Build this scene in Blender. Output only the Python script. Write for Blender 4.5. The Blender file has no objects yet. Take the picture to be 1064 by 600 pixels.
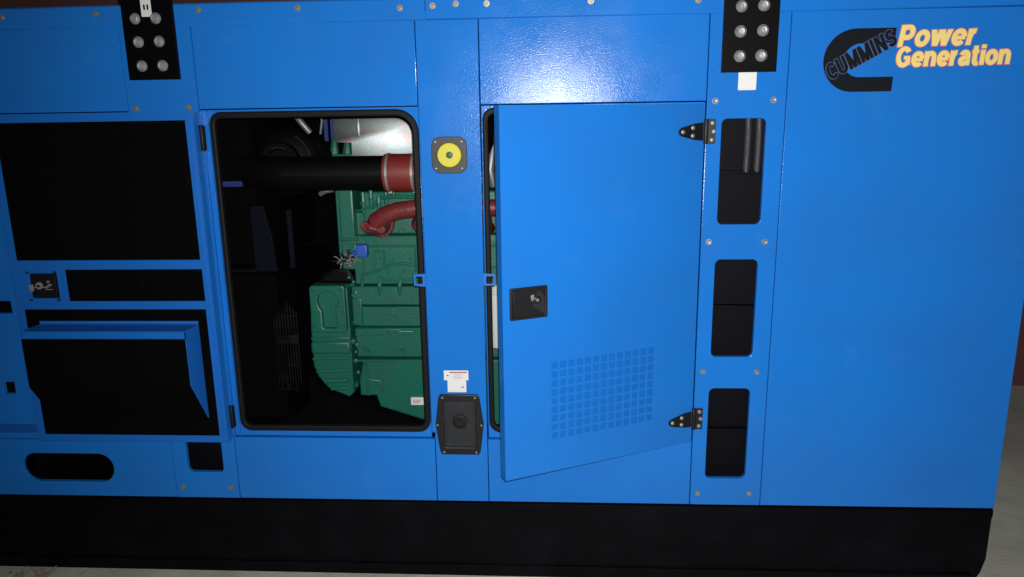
import bpy, bmesh, math, random
from mathutils import Vector, Matrix
random.seed(11)
SC = bpy.context.scene
COL = SC.collection
G = -0.25                       # ground level; z = 0 is a hand above it, y = 0 the plane of the side panels
R = math.radians

# ------------------------------------------------------------------ materials
def mat(name, base, rough=0.5, metal=0.0, noise=None, bump=None, dents=None, rvar=0.0, spec=0.5, stain=None, coat=0.0):
    m = bpy.data.materials.new(name); m.use_nodes = True
    nt = m.node_tree; N = nt.nodes; L = nt.links
    b = N['Principled BSDF']
    b.inputs['Base Color'].default_value = (*base, 1)
    b.inputs['Roughness'].default_value = rough
    b.inputs['Metallic'].default_value = metal
    b.inputs['Specular IOR Level'].default_value = spec
    tc = N.new('ShaderNodeTexCoord')
    def tex(scale, detail=3, rgh=0.55):
        t = N.new('ShaderNodeTexNoise'); t.inputs['Scale'].default_value = scale
        t.inputs['Detail'].default_value = detail; t.inputs['Roughness'].default_value = rgh
        L.new(tc.outputs['Object'], t.inputs['Vector']); return t
    col = None
    if noise:                   # (scale, other colour, low, high)
        t = tex(noise[0], 5); r = N.new('ShaderNodeMapRange')
        r.inputs['From Min'].default_value = noise[2]; r.inputs['From Max'].default_value = noise[3]
        L.new(t.outputs['Fac'], r.inputs['Value'])
        x = N.new('ShaderNodeMix'); x.data_type = 'RGBA'
        x.inputs['A'].default_value = (*base, 1); x.inputs['B'].default_value = (*noise[1], 1)
        L.new(r.outputs['Result'], x.inputs['Factor']); col = x.outputs['Result']
    if stain:                   # (scale, colour, low, high, strength)
        t = tex(stain[0], 8, 0.65); r = N.new('ShaderNodeMapRange')
        r.inputs['From Min'].default_value = stain[2]; r.inputs['From Max'].default_value = stain[3]
        r.inputs['To Max'].default_value = stain[4]
        L.new(t.outputs['Fac'], r.inputs['Value'])
        x = N.new('ShaderNodeMix'); x.data_type = 'RGBA'
        x.inputs['A'].default_value = (*base, 1); x.inputs['B'].default_value = (*stain[1], 1)
        if col: L.new(col, x.inputs['A'])
        L.new(r.outputs['Result'], x.inputs['Factor']); col = x.outputs['Result']
    if col: L.new(col, b.inputs['Base Color'])
    if rvar:
        t = tex(6, 4); r = N.new('ShaderNodeMapRange')
        r.inputs['From Min'].default_value = 0.3; r.inputs['From Max'].default_value = 0.7
        r.inputs['To Min'].default_value = rough - rvar; r.inputs['To Max'].default_value = rough + rvar
        L.new(t.outputs['Fac'], r.inputs['Value']); L.new(r.outputs['Result'], b.inputs['Roughness'])
    nrm = None
    for q in (dents, bump):     # (scale, strength, distance)
        if not q: continue
        t = tex(q[0], 2); k = N.new('ShaderNodeBump')
        k.inputs['Strength'].default_value = q[1]; k.inputs['Distance'].default_value = q[2]
        L.new(t.outputs['Fac'], k.inputs['Height'])
        if nrm: L.new(nrm, k.inputs['Normal'])
        nrm = k.outputs['Normal']
    if nrm: L.new(nrm, b.inputs['Normal'])
    return m

BLUE_A = (0.014, 0.200, 0.710)
M = {}
M['blue'] = mat('blue_powder_coat', BLUE_A, 0.18, bump=(200, 0.8, 0.00065), dents=(3.4, 0.3, 0.0042), rvar=0.05, spec=0.22,
                noise=(2.1, (0.018, 0.178, 0.625), 0.35, 0.68), stain=(7, (0.06, 0.24, 0.60), 0.58, 0.80, 0.35))
M['blue_in'] = mat('blue_inner_paint', (0.011, 0.160, 0.620), 0.42, bump=(330, 0.3, 0.0008), rvar=0.05,
                   stain=(7, (0.03, 0.09, 0.30), 0.55, 0.8, 0.4))
M['blue_matte'] = mat('matte_blue_sheet', (0.011, 0.155, 0.560), 0.9, spec=0.05)
M['black'] = mat('black_base_paint', (0.0012, 0.0012, 0.0026), 0.55, bump=(160, 0.5, 0.0012), dents=(3, 0.2, 0.003), rvar=0.06,
                 stain=(4, (0.014, 0.014, 0.020), 0.48, 0.78, 0.28), spec=0.12)
M['bracket'] = mat('black_bracket_paint', (0.0016, 0.0016, 0.0026), 0.5, bump=(160, 0.5, 0.0010), spec=0.10)
M['rubber'] = mat('black_rubber', (0.007, 0.007, 0.009), 0.6, bump=(200, 0.2, 0.0008), spec=0.2)
M['foam'] = mat('black_acoustic_foam', (0.0030, 0.0026, 0.0032), 0.95, bump=(90, 0.7, 0.006), stain=(32, (0.020, 0.016, 0.015), 0.63, 0.80, 0.5), spec=0.04)
M['slot'] = mat('black_sheet', (0.0028, 0.003, 0.006), 0.6, bump=(150, 0.3, 0.001), spec=0.12)
M['guard'] = mat('guard_wire', (0.013, 0.012, 0.011), 0.7, spec=0.1, stain=(9, (0.003, 0.003, 0.003), 0.45, 0.6, 1.0))
M['deep_blue'] = mat('deep_blue_tone', (0.008, 0.105, 0.46), 0.45)
M['plaster'] = mat('red_brown_plaster', (0.20, 0.075, 0.066), 0.85, bump=(30, 0.4, 0.004), stain=(1.8, (0.11, 0.06, 0.055), 0.4, 0.7, 0.8))
M['plastic'] = mat('black_plastic', (0.006, 0.006, 0.008), 0.5, bump=(400, 0.2, 0.0005), stain=(30, (0.04, 0.04, 0.04), 0.6, 0.8, 0.5))
M['dgrey'] = mat('dark_grey_plastic', (0.018, 0.020, 0.025), 0.5, bump=(500, 0.3, 0.0005), stain=(40, (0.07, 0.07, 0.07), 0.55, 0.8, 0.5))
M['zinc'] = mat('zinc_plated_steel', (0.38, 0.38, 0.36), 0.45, metal=0.55, stain=(120, (0.30, 0.26, 0.18), 0.5, 0.7, 0.7))
M['brass'] = mat('yellow_zinc_steel', (0.40, 0.36, 0.24), 0.40, metal=0.6, stain=(140, (0.12, 0.09, 0.05), 0.5, 0.7, 0.7))
M['bolt'] = mat('grey_bolt_steel', (0.40, 0.40, 0.42), 0.5, metal=0.45, stain=(90, (0.16, 0.15, 0.15), 0.5, 0.72, 0.6))
M['pin'] = mat('dark_hinge_steel', (0.006, 0.006, 0.010), 0.5, spec=0.3)
M['green'] = mat('green_engine_paint', (0.012, 0.150, 0.100), 0.42, bump=(90, 0.35, 0.002), dents=(14, 0.35, 0.006), rvar=0.08,
                 noise=(6, (0.010, 0.120, 0.085), 0.4, 0.7), stain=(26, (0.06, 0.21, 0.16), 0.62, 0.75, 0.5))
M['red'] = mat('maroon_paint', (0.17, 0.022, 0.024), 0.45, bump=(90, 0.5, 0.003), stain=(30, (0.34, 0.10, 0.09), 0.58, 0.75, 0.5))
M['redhose'] = mat('red_silicone_hose', (0.20, 0.022, 0.018), 0.5, bump=(260, 0.5, 0.001))
M['pipe'] = mat('black_pipe', (0.0018, 0.0018, 0.002), 0.55, bump=(160, 0.25, 0.001), spec=0.15)
M['dark'] = mat('dark_machine_paint', (0.0016, 0.0016, 0.0022), 0.6, bump=(60, 0.4, 0.003), spec=0.1)
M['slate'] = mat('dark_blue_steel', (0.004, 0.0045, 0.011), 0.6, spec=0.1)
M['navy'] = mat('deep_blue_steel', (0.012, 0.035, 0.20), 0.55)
M['shield'] = mat('galvanised_sheet', (0.135, 0.155, 0.16), 0.38, metal=1.0, dents=(4, 0.4, 0.005), bump=(70, 0.2, 0.001), stain=(13, (0.16, 0.11, 0.10), 0.52, 0.66, 0.8))
M['galv'] = mat('galvanised_strip', (0.042, 0.044, 0.050), 0.5, metal=0.1, bump=(120, 0.6, 0.002), stain=(110, (0.06, 0.06, 0.065), 0.5, 0.66, 0.7))
M['white'] = mat('white_sticker', (0.85, 0.85, 0.84), 0.35, stain=(40, (0.6, 0.6, 0.58), 0.6, 0.8, 0.4))
M['ink'] = mat('black_ink', (0.01, 0.01, 0.012), 0.4)
M['redink'] = mat('red_ink', (0.55, 0.03, 0.03), 0.4)
M['vinyl'] = mat('black_vinyl', (0.008, 0.010, 0.014), 0.6, bump=(300, 0.2, 0.0005), spec=0.1)
M['vinyl_edge'] = mat('pale_blue_vinyl', (0.08, 0.12, 0.30), 0.5)
M['letter'] = mat('yellow_reflective_vinyl', (1.0, 0.79, 0.28), 0.4)
M['letter_edge'] = mat('orange_vinyl', (0.75, 0.16, 0.07), 0.5)
M['yellow'] = mat('yellow_enamel', (0.66, 0.58, 0.015), 0.45, stain=(160, (0.36, 0.32, 0.02), 0.55, 0.75, 0.5))
M['plug'] = mat('green_plug', (0.02, 0.10, 0.05), 0.5)
M['conn'] = mat('blue_connector', (0.02, 0.09, 0.50), 0.5)
M['cable'] = mat('pale_cable', (0.22, 0.22, 0.22), 0.5)
M['filter'] = mat('white_canister_paint', (0.75, 0.76, 0.74), 0.35)
M['chrome'] = mat('silver_hose', (0.24, 0.25, 0.27), 0.45, metal=0.6)
M['leaf'] = mat('dry_leaf', (0.26, 0.22, 0.15), 0.8)

# ------------------------------------------------------------------ mesh helpers
class MB:
    """Collects shapes into one mesh; each shape may carry its own material."""
    def __init__(s): s.bm = bmesh.new(); s.mats = []
    def _mi(s, m):
        if m is None: return 0
        if m not in s.mats: s.mats.append(m)
        return s.mats.index(m)
    def _take(s, b, m):
        i = s._mi(m)
        for f in b.faces: f.material_index = i
        me = bpy.data.meshes.new('tmp'); b.to_mesh(me); b.free(); s.bm.from_mesh(me); bpy.data.meshes.remove(me)
    def box(s, x0, x1, y0, y1, z0, z1, bev=0.0, m=None, seg=2, mtx=None):
        b = bmesh.new(); bmesh.ops.create_cube(b, size=1)
        for v in b.verts: v.co = Vector((x0 + (v.co.x + .5) * (x1 - x0), y0 + (v.co.y + .5) * (y1 - y0), z0 + (v.co.z + .5) * (z1 - z0)))
        if bev: bmesh.ops.bevel(b, geom=b.edges[:], offset=bev, segments=seg, affect='EDGES', profile=.5)
        if mtx: b.transform(mtx)
        s._take(b, m); return s
    def cyl(s, p0, p1, r0, r1=None, n=24, bev=0.0, m=None, caps=True):
        p0, p1 = Vector(p0), Vector(p1); d = p1 - p0
        b = bmesh.new(); bmesh.ops.create_cone(b, cap_ends=caps, segments=n, radius1=r0, radius2=r0 if r1 is None else r1, depth=d.length)
        if bev:
            e = [e for e in b.edges if len(e.link_faces) == 2 and any(len(f.verts) > 4 for f in e.link_faces)]
            bmesh.ops.bevel(b, geom=e, offset=bev, segments=2, affect='EDGES', profile=.5)
        b.transform(Matrix.Translation((p0 + p1) / 2) @ d.to_track_quat('Z', 'Y').to_matrix().to_4x4())
        s._take(b, m); return s
    def tube(s, pts, r, n=12, m=None):
        pts = [Vector(p) for p in pts]; rs = r if isinstance(r, (list, tuple)) else [r] * len(pts)
        b = bmesh.new(); rings = []; up = None
        for i, p in enumerate(pts):
            t = (pts[min(i + 1, len(pts) - 1)] - pts[max(i - 1, 0)]).normalized()
            if up is None: up = t.orthogonal().normalized()
            up = (up - t * up.dot(t)).normalized(); w = t.cross(up)
            rings.append([b.verts.new(p + rs[i] * (math.cos(2 * math.pi * k / n) * up + math.sin(2 * math.pi * k / n) * w)) for k in range(n)])
        for a, c in zip(rings, rings[1:]):
            for k in range(n): b.faces.new((a[k], a[(k + 1) % n], c[(k + 1) % n], c[k]))
        b.faces.new(rings[0][::-1]); b.faces.new(rings[-1])
        bmesh.ops.recalc_face_normals(b, faces=b.faces[:])
        s._take(b, m); return s
    def ball(s, c, r, m=None, sc=(1, 1, 1)):
        b = bmesh.new(); bmesh.ops.create_uvsphere(b, u_segments=16, v_segments=10, radius=r)
        b.transform(Matrix.Translation(c) @ Matrix.Diagonal((*sc, 1))); s._take(b, m); return s
    def lathe(s, c, prof, n=32, m=None):
        """profile of (radius, y) about an axis along y through c = (x, y, z)"""
        b = bmesh.new(); rings = []
        for r, y in prof:
            if r < 1e-6: rings.append([b.verts.new((c[0], c[1] + y, c[2]))])
            else: rings.append([b.verts.new((c[0] + r * math.cos(2 * math.pi * k / n), c[1] + y, c[2] + r * math.sin(2 * math.pi * k / n))) for k in range(n)])
        for a, d in zip(rings, rings[1:]):
            for k in range(n):
                f = [a[k % len(a)], a[(k + 1) % len(a)], d[(k + 1) % len(d)], d[k % len(d)]]
                u = list(dict.fromkeys(f))
                if len(u) > 2: b.faces.new(u)
        bmesh.ops.recalc_face_normals(b, faces=b.faces[:])
        s._take(b, m); return s
    def prism(s, pts, y0, y1, bev=0.0, m=None):
        """outline in x, z pulled from y0 (front) to y1 (back)"""
        b = bmesh.new(); a = [b.verts.new((x, y0, z)) for x, z in pts]; c = [b.verts.new((x, y1, z)) for x, z in pts]; n = len(pts)
        b.faces.new(a); b.faces.new(c[::-1])
        for k in range(n): b.faces.new((a[k], c[k], c[(k + 1) % n], a[(k + 1) % n]))
        bmesh.ops.recalc_face_normals(b, faces=b.faces[:])
        if bev:
            fr = [e for e in b.edges if all(abs(v.co.y - y0) < 1e-6 for v in e.verts)]
            bmesh.ops.bevel(b, geom=fr, offset=bev, segments=2, affect='EDGES', profile=.5)
        s._take(b, m); return s
    def prism_x(s, pts, x0, x1, m=None):
        """outline in y, z pulled along x"""
        b = bmesh.new(); a = [b.verts.new((x0, y, z)) for y, z in pts]; c = [b.verts.new((x1, y, z)) for y, z in pts]; n = len(pts)
        b.faces.new(a); b.faces.new(c[::-1])
        for k in range(n): b.faces.new((a[k], c[k], c[(k + 1) % n], a[(k + 1) % n]))
        bmesh.ops.recalc_face_normals(b, faces=b.faces[:]); s._take(b, m); return s
    def plate(s, outer, holes, y0, t, bev=0.0012, m=None):
        """sheet in the x, z plane with holes cut through: front at y0, thickness t towards +y"""
        cu = bpy.data.curves.new('tmp', 'CURVE'); cu.dimensions = '2D'; cu.fill_mode = 'BOTH'
        cu.extrude = max(t / 2 - bev, 1e-5); cu.bevel_depth = bev; cu.bevel_resolution = 1; cu.offset = -bev
        for o in [outer] + list(holes):
            sp = cu.splines.new('POLY'); sp.points.add(len(o) - 1); sp.use_cyclic_u = True
            for p, q in zip(sp.points, o): p.co = (q[0], q[1], 0, 1)
        ob = bpy.data.objects.new('tmp', cu); me = bpy.data.meshes.new_from_object(ob)
        b = bmesh.new(); b.from_mesh(me)
        for v in b.verts: x, y, z = v.co; v.co = (x, y0 + t / 2 - z, y)
        bmesh.ops.remove_doubles(b, verts=b.verts[:], dist=1e-6)
        bpy.data.objects.remove(ob); bpy.data.curves.remove(cu); bpy.data.meshes.remove(me)
        s._take(b, m); return s
    def word(s, body, cap, width, mtx, y0, w=.2, grow=0.0, shear=0.0, m=None, gap=.05):
        """lettering of flat film on the x, z plane: cap height and word width in metres, stroke width w in caps, grow widens every edge"""
        total = sum(GLYPH[c][0] + gap for c in body) - gap; k = width / total; pen = 0.0; lay = 0
        b = bmesh.new()
        def place(x, z): p = mtx @ Vector((x + z * shear, z, 0)); return b.verts.new((p.x, y0 - lay * .00002, p.y))
        for c in body:
            adv, strokes = GLYPH[c]
            for kind, pts in strokes:
                q = [((pen + x) * k, z * cap) for x, z in pts]; h = cap * w * (.36 if kind == 't' else .5) + grow
                L, Rr = [], []
                if kind == 'd':
                    (x0, z0), (x1, z1) = q; e = grow * (1 if z1 > z0 else -1); f_ = (x1 - x0) / (z1 - z0)
                    hx = h * 1.06
                    for x, z in ((x0 - e * f_, z0 - e), (x1 + e * f_, z1 + e)): L.append((x - hx, z)); Rr.append((x + hx, z))
                else:
                    closed = (Vector(q[0]) - Vector(q[-1])).length < 1e-6
                    for i, p in enumerate(q):
                        p = Vector(p); a = Vector(q[max(i - 1, 0)]); d = Vector(q[min(i + 1, len(q) - 1)])
                        if closed and i in (0, len(q) - 1): a, d = Vector(q[-2]), Vector(q[1])
                        d0 = (p - a).normalized() if (p - a).length > 1e-9 else (d - p).normalized(); d1 = (d - p).normalized() if (d - p).length > 1e-9 else d0
                        t = (d0 + d1).normalized(); nrm = Vector((-t.y, t.x)) / max(.6, t.dot(d0))
                        if not closed and i == 0: p = p - d1 * grow
                        if not closed and i == len(q) - 1: p = p + d0 * grow
                        L.append(p + nrm * h); Rr.append(p - nrm * h)
                vl = [place(*p) for p in L]; vr = [place(*p) for p in Rr]
                for i in range(len(vl) - 1):
                    f_ = b.faces.new((vl[i], vl[i + 1], vr[i + 1], vr[i])); f_.normal_update()
                    if f_.normal.y > 0: f_.normal_flip()
                lay += 1
            pen += adv + gap
        s._take(b, m); return s
    def build(s, name, m, parent=None, loc=None, rotz=0.0, inv=True, smooth=True):
        me = bpy.data.meshes.new(name); s.bm.to_mesh(me); s.bm.free()
        ms = s.mats if s.mats else [m]
        for x in ms: me.materials.append(x)
        if smooth and len(me.polygons):
            try: me.set_sharp_from_angle(angle=R(32))
            except Exception: pass
            me.polygons.foreach_set('use_smooth', [max(abs(p.normal.x), abs(p.normal.y), abs(p.normal.z)) < .9995 for p in me.polygons])
        o = bpy.data.objects.new(name, me); COL.objects.link(o)
        if loc: o.location = loc
        o.rotation_euler.z = rotz
        put(o, parent, inv)
        return o

# ---- letters drawn as strokes: (kind, points); 's' a stroke of even width, 'd' a slanted stroke cut level at both ends, 't' a thin stroke
def arc(cx, cz, rx, rz, a0, a1, n=14): return [(cx + rx * math.cos(R(a0 + (a1 - a0) * k / n)), cz + rz * math.sin(R(a0 + (a1 - a0) * k / n))) for k in range(n + 1)]
GLYPH = {
 'P': (.80, [('s', [(.13, 0), (.13, 1)]), ('s', [(.13, .90), (.44, .90)] + arc(.44, .665, .22, .235, 90, -90) + [(.13, .43)])]),
 'o': (.76, [('s', arc(.38, .37, .265, .285, 0, 360, 28))]),
 'w': (1.06, [('d', [(.10, .74), (.29, 0)]), ('d', [(.29, 0), (.50, .74)]), ('d', [(.56, .74), (.77, 0)]), ('d', [(.77, 0), (.96, .74)])]),
 'e': (.74, [('s', arc(.38, .37, .265, .285, 5, 318, 26)), ('t', [(.13, .35), (.70, .35)])]),
 'r': (.49, [('s', [(.13, 0), (.13, .74)]), ('s', [(.16, .36)] + arc(.38, .42, .22, .225, 165, 84, 8))]),
 'G': (.92, [('s', arc(.46, .5, .345, .415, 38, 322, 26)), ('s', [(.745, .10), (.745, .47)]), ('t', [(.48, .46), (.83, .46)])]),
 'n': (.76, [('s', [(.13, 0), (.13, .74)]), ('s', [(.15, .38)] + arc(.38, .42, .225, .23, 165, 0, 12) + [(.605, 0)])]),
 'a': (.72, [('s', arc(.36, .46, .215, .195, 160, 0, 10) + [(.575, .0)]), ('s', [(.575, .40), (.36, .37)] + arc(.29, .215, .155, .135, 100, 290, 12) + [(.46, .12), (.575, .22)])]),
 't': (.50, [('s', [(.22, .95), (.22, .24)] + arc(.36, .22, .14, .145, 180, 275, 7) + [(.46, .085)]), ('t', [(.02, .67), (.44, .67)])]),
 'i': (.28, [('s', [(.14, 0), (.14, .74)]), ('s', [(.14, .83), (.14, 1)])]),
 'C': (.82, [('s', arc(.45, .5, .33, .41, 42, 318, 24))]),
 'U': (.82, [('s', [(.13, 1), (.13, .34)] + arc(.41, .34, .28, .25, 180, 360, 14) + [(.69, 1)])]),
 'M': (.98, [('s', [(.12, 0), (.12, 1)]), ('s', [(.86, 0), (.86, 1)]), ('d', [(.14, 1), (.49, 0)]), ('d', [(.84, 1), (.49, 0)])]),
 'I': (.28, [('s', [(.14, 0), (.14, 1)])]),
 'N': (.82, [('s', [(.12, 0), (.12, 1)]), ('s', [(.70, 0), (.70, 1)]), ('d', [(.14, 1), (.68, 0)])]),
 'S': (.78, [('s', arc(.39, .705, .235, .205, 25, 255, 14) + arc(.39, .30, .26, .215, 80, -155, 14))]),
}
def put(o, parent, inv=True):
    if parent:
        o.parent = parent
        if inv and parent.type == 'EMPTY': o.matrix_parent_inverse = Matrix.Translation(parent.location).inverted()

def empty(name, loc, label, cat, group=None):
    o = bpy.data.objects.new(name, None); COL.objects.link(o); o.location = loc; o.empty_display_size = .2
    o['label'] = label; o['category'] = cat
    if group: o['group'] = group
    return o

def rect(x0, x1, z0, z1): return [(x0, z0), (x1, z0), (x1, z1), (x0, z1)]
def rrect(x0, x1, z0, z1, r, n=6):
    rs = r if isinstance(r, (list, tuple)) else (r,) * 4        # bottom left, bottom right, top right, top left
    out = []
    for (cx, cz, a, q) in ((x0, z0, 180, rs[0]), (x1, z0, 270, rs[1]), (x1, z1, 0, rs[2]), (x0, z1, 90, rs[3])):
        ox = cx + (q if cx == x0 else -q); oz = cz + (q if cz == z0 else -q)
        for k in range(n + 1):
            t = R(a + 90 * k / n); out.append((ox + q * math.cos(t), oz + q * math.sin(t)))
    return out
def circ(x, z, r, n=20): return [(x + r * math.cos(2 * math.pi * k / n), z + r * math.sin(2 * math.pi * k / n)) for k in range(n)]

# ------------------------------------------------------------------ bolts (one mesh of each kind, copied)
def bolt_proto(kind, r, m, washer=None):
    b = MB()
    if washer: b.lathe((0, 0, 0), [(0, -.0025), (washer, -.0025), (washer, 0)], 20, m)
    y = -.0025 if washer else 0
    if kind == 'hex':
        b.cyl((0, y, 0), (0, y - r * .8, 0), r, r * .93, n=6, bev=r * .1, m=m); b.lathe((0, y, 0), [(0, -r * .98), (r * .45, -r * .95), (r * .6, -r * .78)], 12, m)
    else:
        b.lathe((0, y, 0), [(0, -r * .55), (r * .32, -r * .53), (r * .36, -r * .42), (r * .62, -r * .48), (r * .9, -r * .26), (r, 0)], 20, m)
    o = b.build('bolt', m); return o
PROTO = {}
def bolt(parent, x, y, z, kind, inv=True, name='bolt'):
    o = PROTO[kind].copy(); o.name = name; COL.objects.link(o)
    o.location = (x, y, z); o.rotation_euler = (random.uniform(-.05, .05), random.uniform(0, 6), random.uniform(-.05, .05)); put(o, parent, inv)
    return o
PROTO['panel'] = bolt_proto('hex', .0072, M['brass'], washer=.0112)
PROTO['strip'] = bolt_proto('dome', .0098, M['zinc'], washer=.0112)
PROTO['lug'] = bolt_proto('dome', .0200, M['bolt'], washer=.0205)
PROTO['screw'] = bolt_proto('dome', .0050, M['zinc'])

# ================================================================== GENERATOR SET
XL, XR, DEEP = -3.35, 1.815, 1.55
gen = empty('generator_set', (-.75, DEEP / 2, G), 'big blue generator enclosure on a black base, one door ajar and one swung right back', 'generator')

# base
b = MB()
b.prism([(XL, .105), (XR, .105), (XR, -.12), (XR - .015, -.185), (XR - .05, G), (XL, G)], .004, .10, bev=.004)
b.prism([(XL, .105), (XR, .105), (XR, -.12), (XR - .015, -.185), (XR - .05, G), (XL, G)], DEEP - .1, DEEP - .004, bev=.004)
b.box(XR - .12, XR - .01, .10, DEEP - .1, -.12, .100)
b.box(XL, XL + .12, .10, DEEP - .1, G + .02, .100)
b.box(XL, XR - .004, -.006, .0035, .078, .108, .002)           # top flange
b.box(XL, XR - .055, -.006, .0035, -.205, -.190, .002)         # bottom rib
b.box(XL + .12, XR - .12, .1, DEEP - .1, .02, .05)             # floor pan
b.build('base_frame', M['black'], gen)

# roof
b = MB()
b.prism_x([(-.0045, 2.0745), (-.008, 2.0795), (-.008, 2.148), (-.002, 2.156), (DEEP + .002, 2.156), (DEEP + .008, 2.148), (DEEP + .008, 2.082), (DEEP + .004, 2.082), (DEEP + .004, 2.144), (-.0035, 2.144), (-.0035, 2.0745)], -.470, XR)
b.prism_x([(-.0045, 2.0748), (-.008, 2.0795), (-.008, 2.147), (-.002, 2.155), (DEEP + .002, 2.155), (DEEP + .008, 2.148), (DEEP + .008, 2.082), (DEEP + .004, 2.082), (DEEP + .004, 2.144), (-.0035, 2.144), (-.0035, 2.0748)], XL, -.4725)
b.build('roof', M['blue'], gen)

T = .022
def panel(outer, holes, y=0.0, t=T, name='side_panel', m='blue', bev=.0026):
    return MB().plate(outer, holes, y, t, bev).build(name, M[m], gen)
ZB, ZT = .115, 2.1100
SLOTZ = ((.236, .634), (.768, 1.166), (1.304, 1.702))
# the narrow bolted columns with three slots each
panel(rect(-1.6535, -1.3735, ZB, ZT), [rrect(-1.591, -1.432, a, c, .022) for a, c in SLOTZ], y=-.0015)
panel(rect(.5725, .8615, ZB, ZT), [rrect(.6305, .7955, a, c, .022) for a, c in SLOTZ], y=-.0015)
# plain panels
panel(rect(XL, -1.6565, 1.765, ZT), [])
panel(rect(XL, -1.6565, .385, 1.7615), [rect(-2.366, -2.314, .592, .646), rect(-2.45, -2.268, .950, 1.003)])
panel(rect(XL, -1.6565, ZB, .3815), [rrect(-2.341, -1.926, .182, .316, .066, 10)])
panel(rect(-1.3705, -.5165, 1.7685, ZT), [])
panel(rect(-1.3705, -.5035, ZB, .4000), [])
panel(rect(-.2755, .5695, 1.7685, ZT), [])
panel(rect(-.2775, .5695, ZB, .4000), [])
# central post, a little wider above than below the doorways
panel([(-.5005, ZB), (-.2805, ZB), (-.2785, ZT), (-.5135, ZT), (-.5135, .43), (-.5005, .43)], [])
# end panel
panel(rect(.8645, XR, ZB, ZT), [])
# door frames, set back, with a rubber-edged doorway
panel(rect(-1.3705, -.5165, .4040, 1.7650), [rrect(-1.324, -.528, .446, 1.748, (.032, .032, .075, .032))], y=.012, t=.02)
panel(rect(-.2755, .5695, .4040, 1.7650), [rrect(-.260, .524, .446, 1.748, (.032, .032, .075, .032))], y=.012, t=.02)
# other faces of the box
b = MB(); b.box(XR - .004, XR, .024, DEEP, ZB, ZT); b.build('end_panel', M['blue'], gen)
b = MB(); b.box(XL, XL + .004, .024, DEEP, ZB, ZT); b.build('end_panel', M['blue'], gen)
b = MB(); b.box(XL + .006, XR - .006, DEEP - .022, DEEP, ZB, ZT); b.build('back_panel', M['blue'], gen)

# folded uprights beside the left doorway
b = MB()
b.box(-1.3700, -1.3640, -.006, .011, .406, 1.763, .0015)
b.box(-1.3480, -1.3420, .002, .0115, .406, 1.763, .0015)
b.build('door_post', M['blue'], gen)

def gasket(x0, x1, z0, z1):
    rr = (.05, .05, .085, .045)
    b = MB(); b.plate(rrect(x0, x1, z0, z1, rr), [rrect(x0 + .022, x1 - .024, z0 + .026, z1 - .026, tuple(max(.012, r - .022) for r in rr))], -.006, .026, .007)
    b.build('door_seal', M['rubber'], gen)
gasket(-1.336, -.518, .432, 1.757)
gasket(-.270, .536, .432, 1.757)

# acoustic lining inside
b = MB()
b.box(XL + .01, XR - .01, DEEP - .07, DEEP - .024, .05, 2.06)
b.box(XL + .01, XR - .01, .03, DEEP - .07, 2.062, 2.071)
b.box(-2.30, -2.26, .03, DEEP - .07, .05, 2.06)
b.box(.99, 1.03, .03, DEEP - .07, .05, 2.06)
b.box(XL + .12, XR - .12, .025, DEEP - .07, .051, .062)
b.build('acoustic_lining', M['foam'], gen)
# black grille boxes behind the slots
for (x0, x1) in ((-1.62, -1.40), (.60, .83)):
    b = MB()
    b.box(x0, x1, .075, .085, .20, 1.74)
    for a, c in SLOTZ:
        mid = a + (c - a) * .49
        b.box(x0, x1, .045, .075, mid - .006, mid + .006, .002)
    b.build('slot_backing', M['slot'], gen)
b = MB()
for x in (.743, .784):
    b.tube([(x, .056, 1.50), (x, .052, 1.56), (x, .052, 1.66), (x, .06, 1.72)], .0125, 12)
b.build('conduit', M['galv'], gen)

# bolts on the enclosure
for x, z in ((-2.10, 2.12), (-1.729, 2.125), (-1.330, 2.129), (-.950, 2.128), (-.565, 2.119), (-.443, 2.124), (-.357, 2.129), (-.243, 2.127), (.138, 2.127), (.524, 2.121), (1.0, 2.125), (1.45, 2.122)):
    bolt(gen, x, -.0082, z, 'panel')
for x, z in ((-1.620, 1.775), (-1.412, 1.775), (-1.621, .165), (-1.409, .167)):
    bolt(gen, x, -.0018, z, 'panel')
for z in (1.767, 1.236, .706, .168):
    for x in (.602, .8155):
        bolt(gen, x, -.0018, z, 'strip')

# lifting brackets
def bracket(x0, x1, zb, bolts, sticker):
    b = MB()
    b.plate([(x0, zb), (x1, zb), (x1, 2.30), ((x0 + x1) / 2 + .05, 2.40), ((x0 + x1) / 2 - .05, 2.40), (x0, 2.30)], [circ((x0 + x1) / 2, 2.31, .03)], -.0205, .012, .0015)
    o = b.build('lifting_bracket', M['bracket'], gen)
    for x, z in bolts:
        q = bolt(o, x, -.0207, z, 'lug', inv=False)
    s = MB(); x, z0, z1 = sticker
    s.plate(rrect(x - .020, x + .020, z0, z1, .003, 3), [], -.0222, .001, .0002, m=M['white'])
    if z0 < 2.115:
        zc = z0 + .034
        s.plate(rrect(x - .010, x - .003, zc - .010, zc + .010, .0032, 4), [], -.0231, .0006, .0001, m=M['ink'])
        s.plate(rrect(x + .003, x + .010, zc - .010, zc + .010, .0032, 4), [], -.0231, .0006, .0001, m=M['ink'])
    s.build('sticker', M['white'], o)
bracket(-1.6235, -1.4245, 1.880, [(-1.571, 2.102), (-1.491, 2.102), (-1.569, 2.018), (-1.488, 2.019), (-1.566, 1.931), (-1.485, 1.931)], (-1.524, 2.108, 2.20))
bracket(.616, .814, 1.867, [(.677, 2.095), (.756, 2.097), (.678, 2.009), (.757, 2.011), (.679, 1.923), (.756, 1.924)], (.722, 2.118, 2.20))
MB().plate(rrect(1.59, 1.72, 2.098, 2.140, .003, 3), [], -.0092, .0010, .0003).build('white_sticker', M['white'], gen)
MB().plate(rrect(.683, .749, 1.804, 1.870, .004, 3), [], -.0029, .0012, .0003).build('white_sticker', M['white'], gen)

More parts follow.
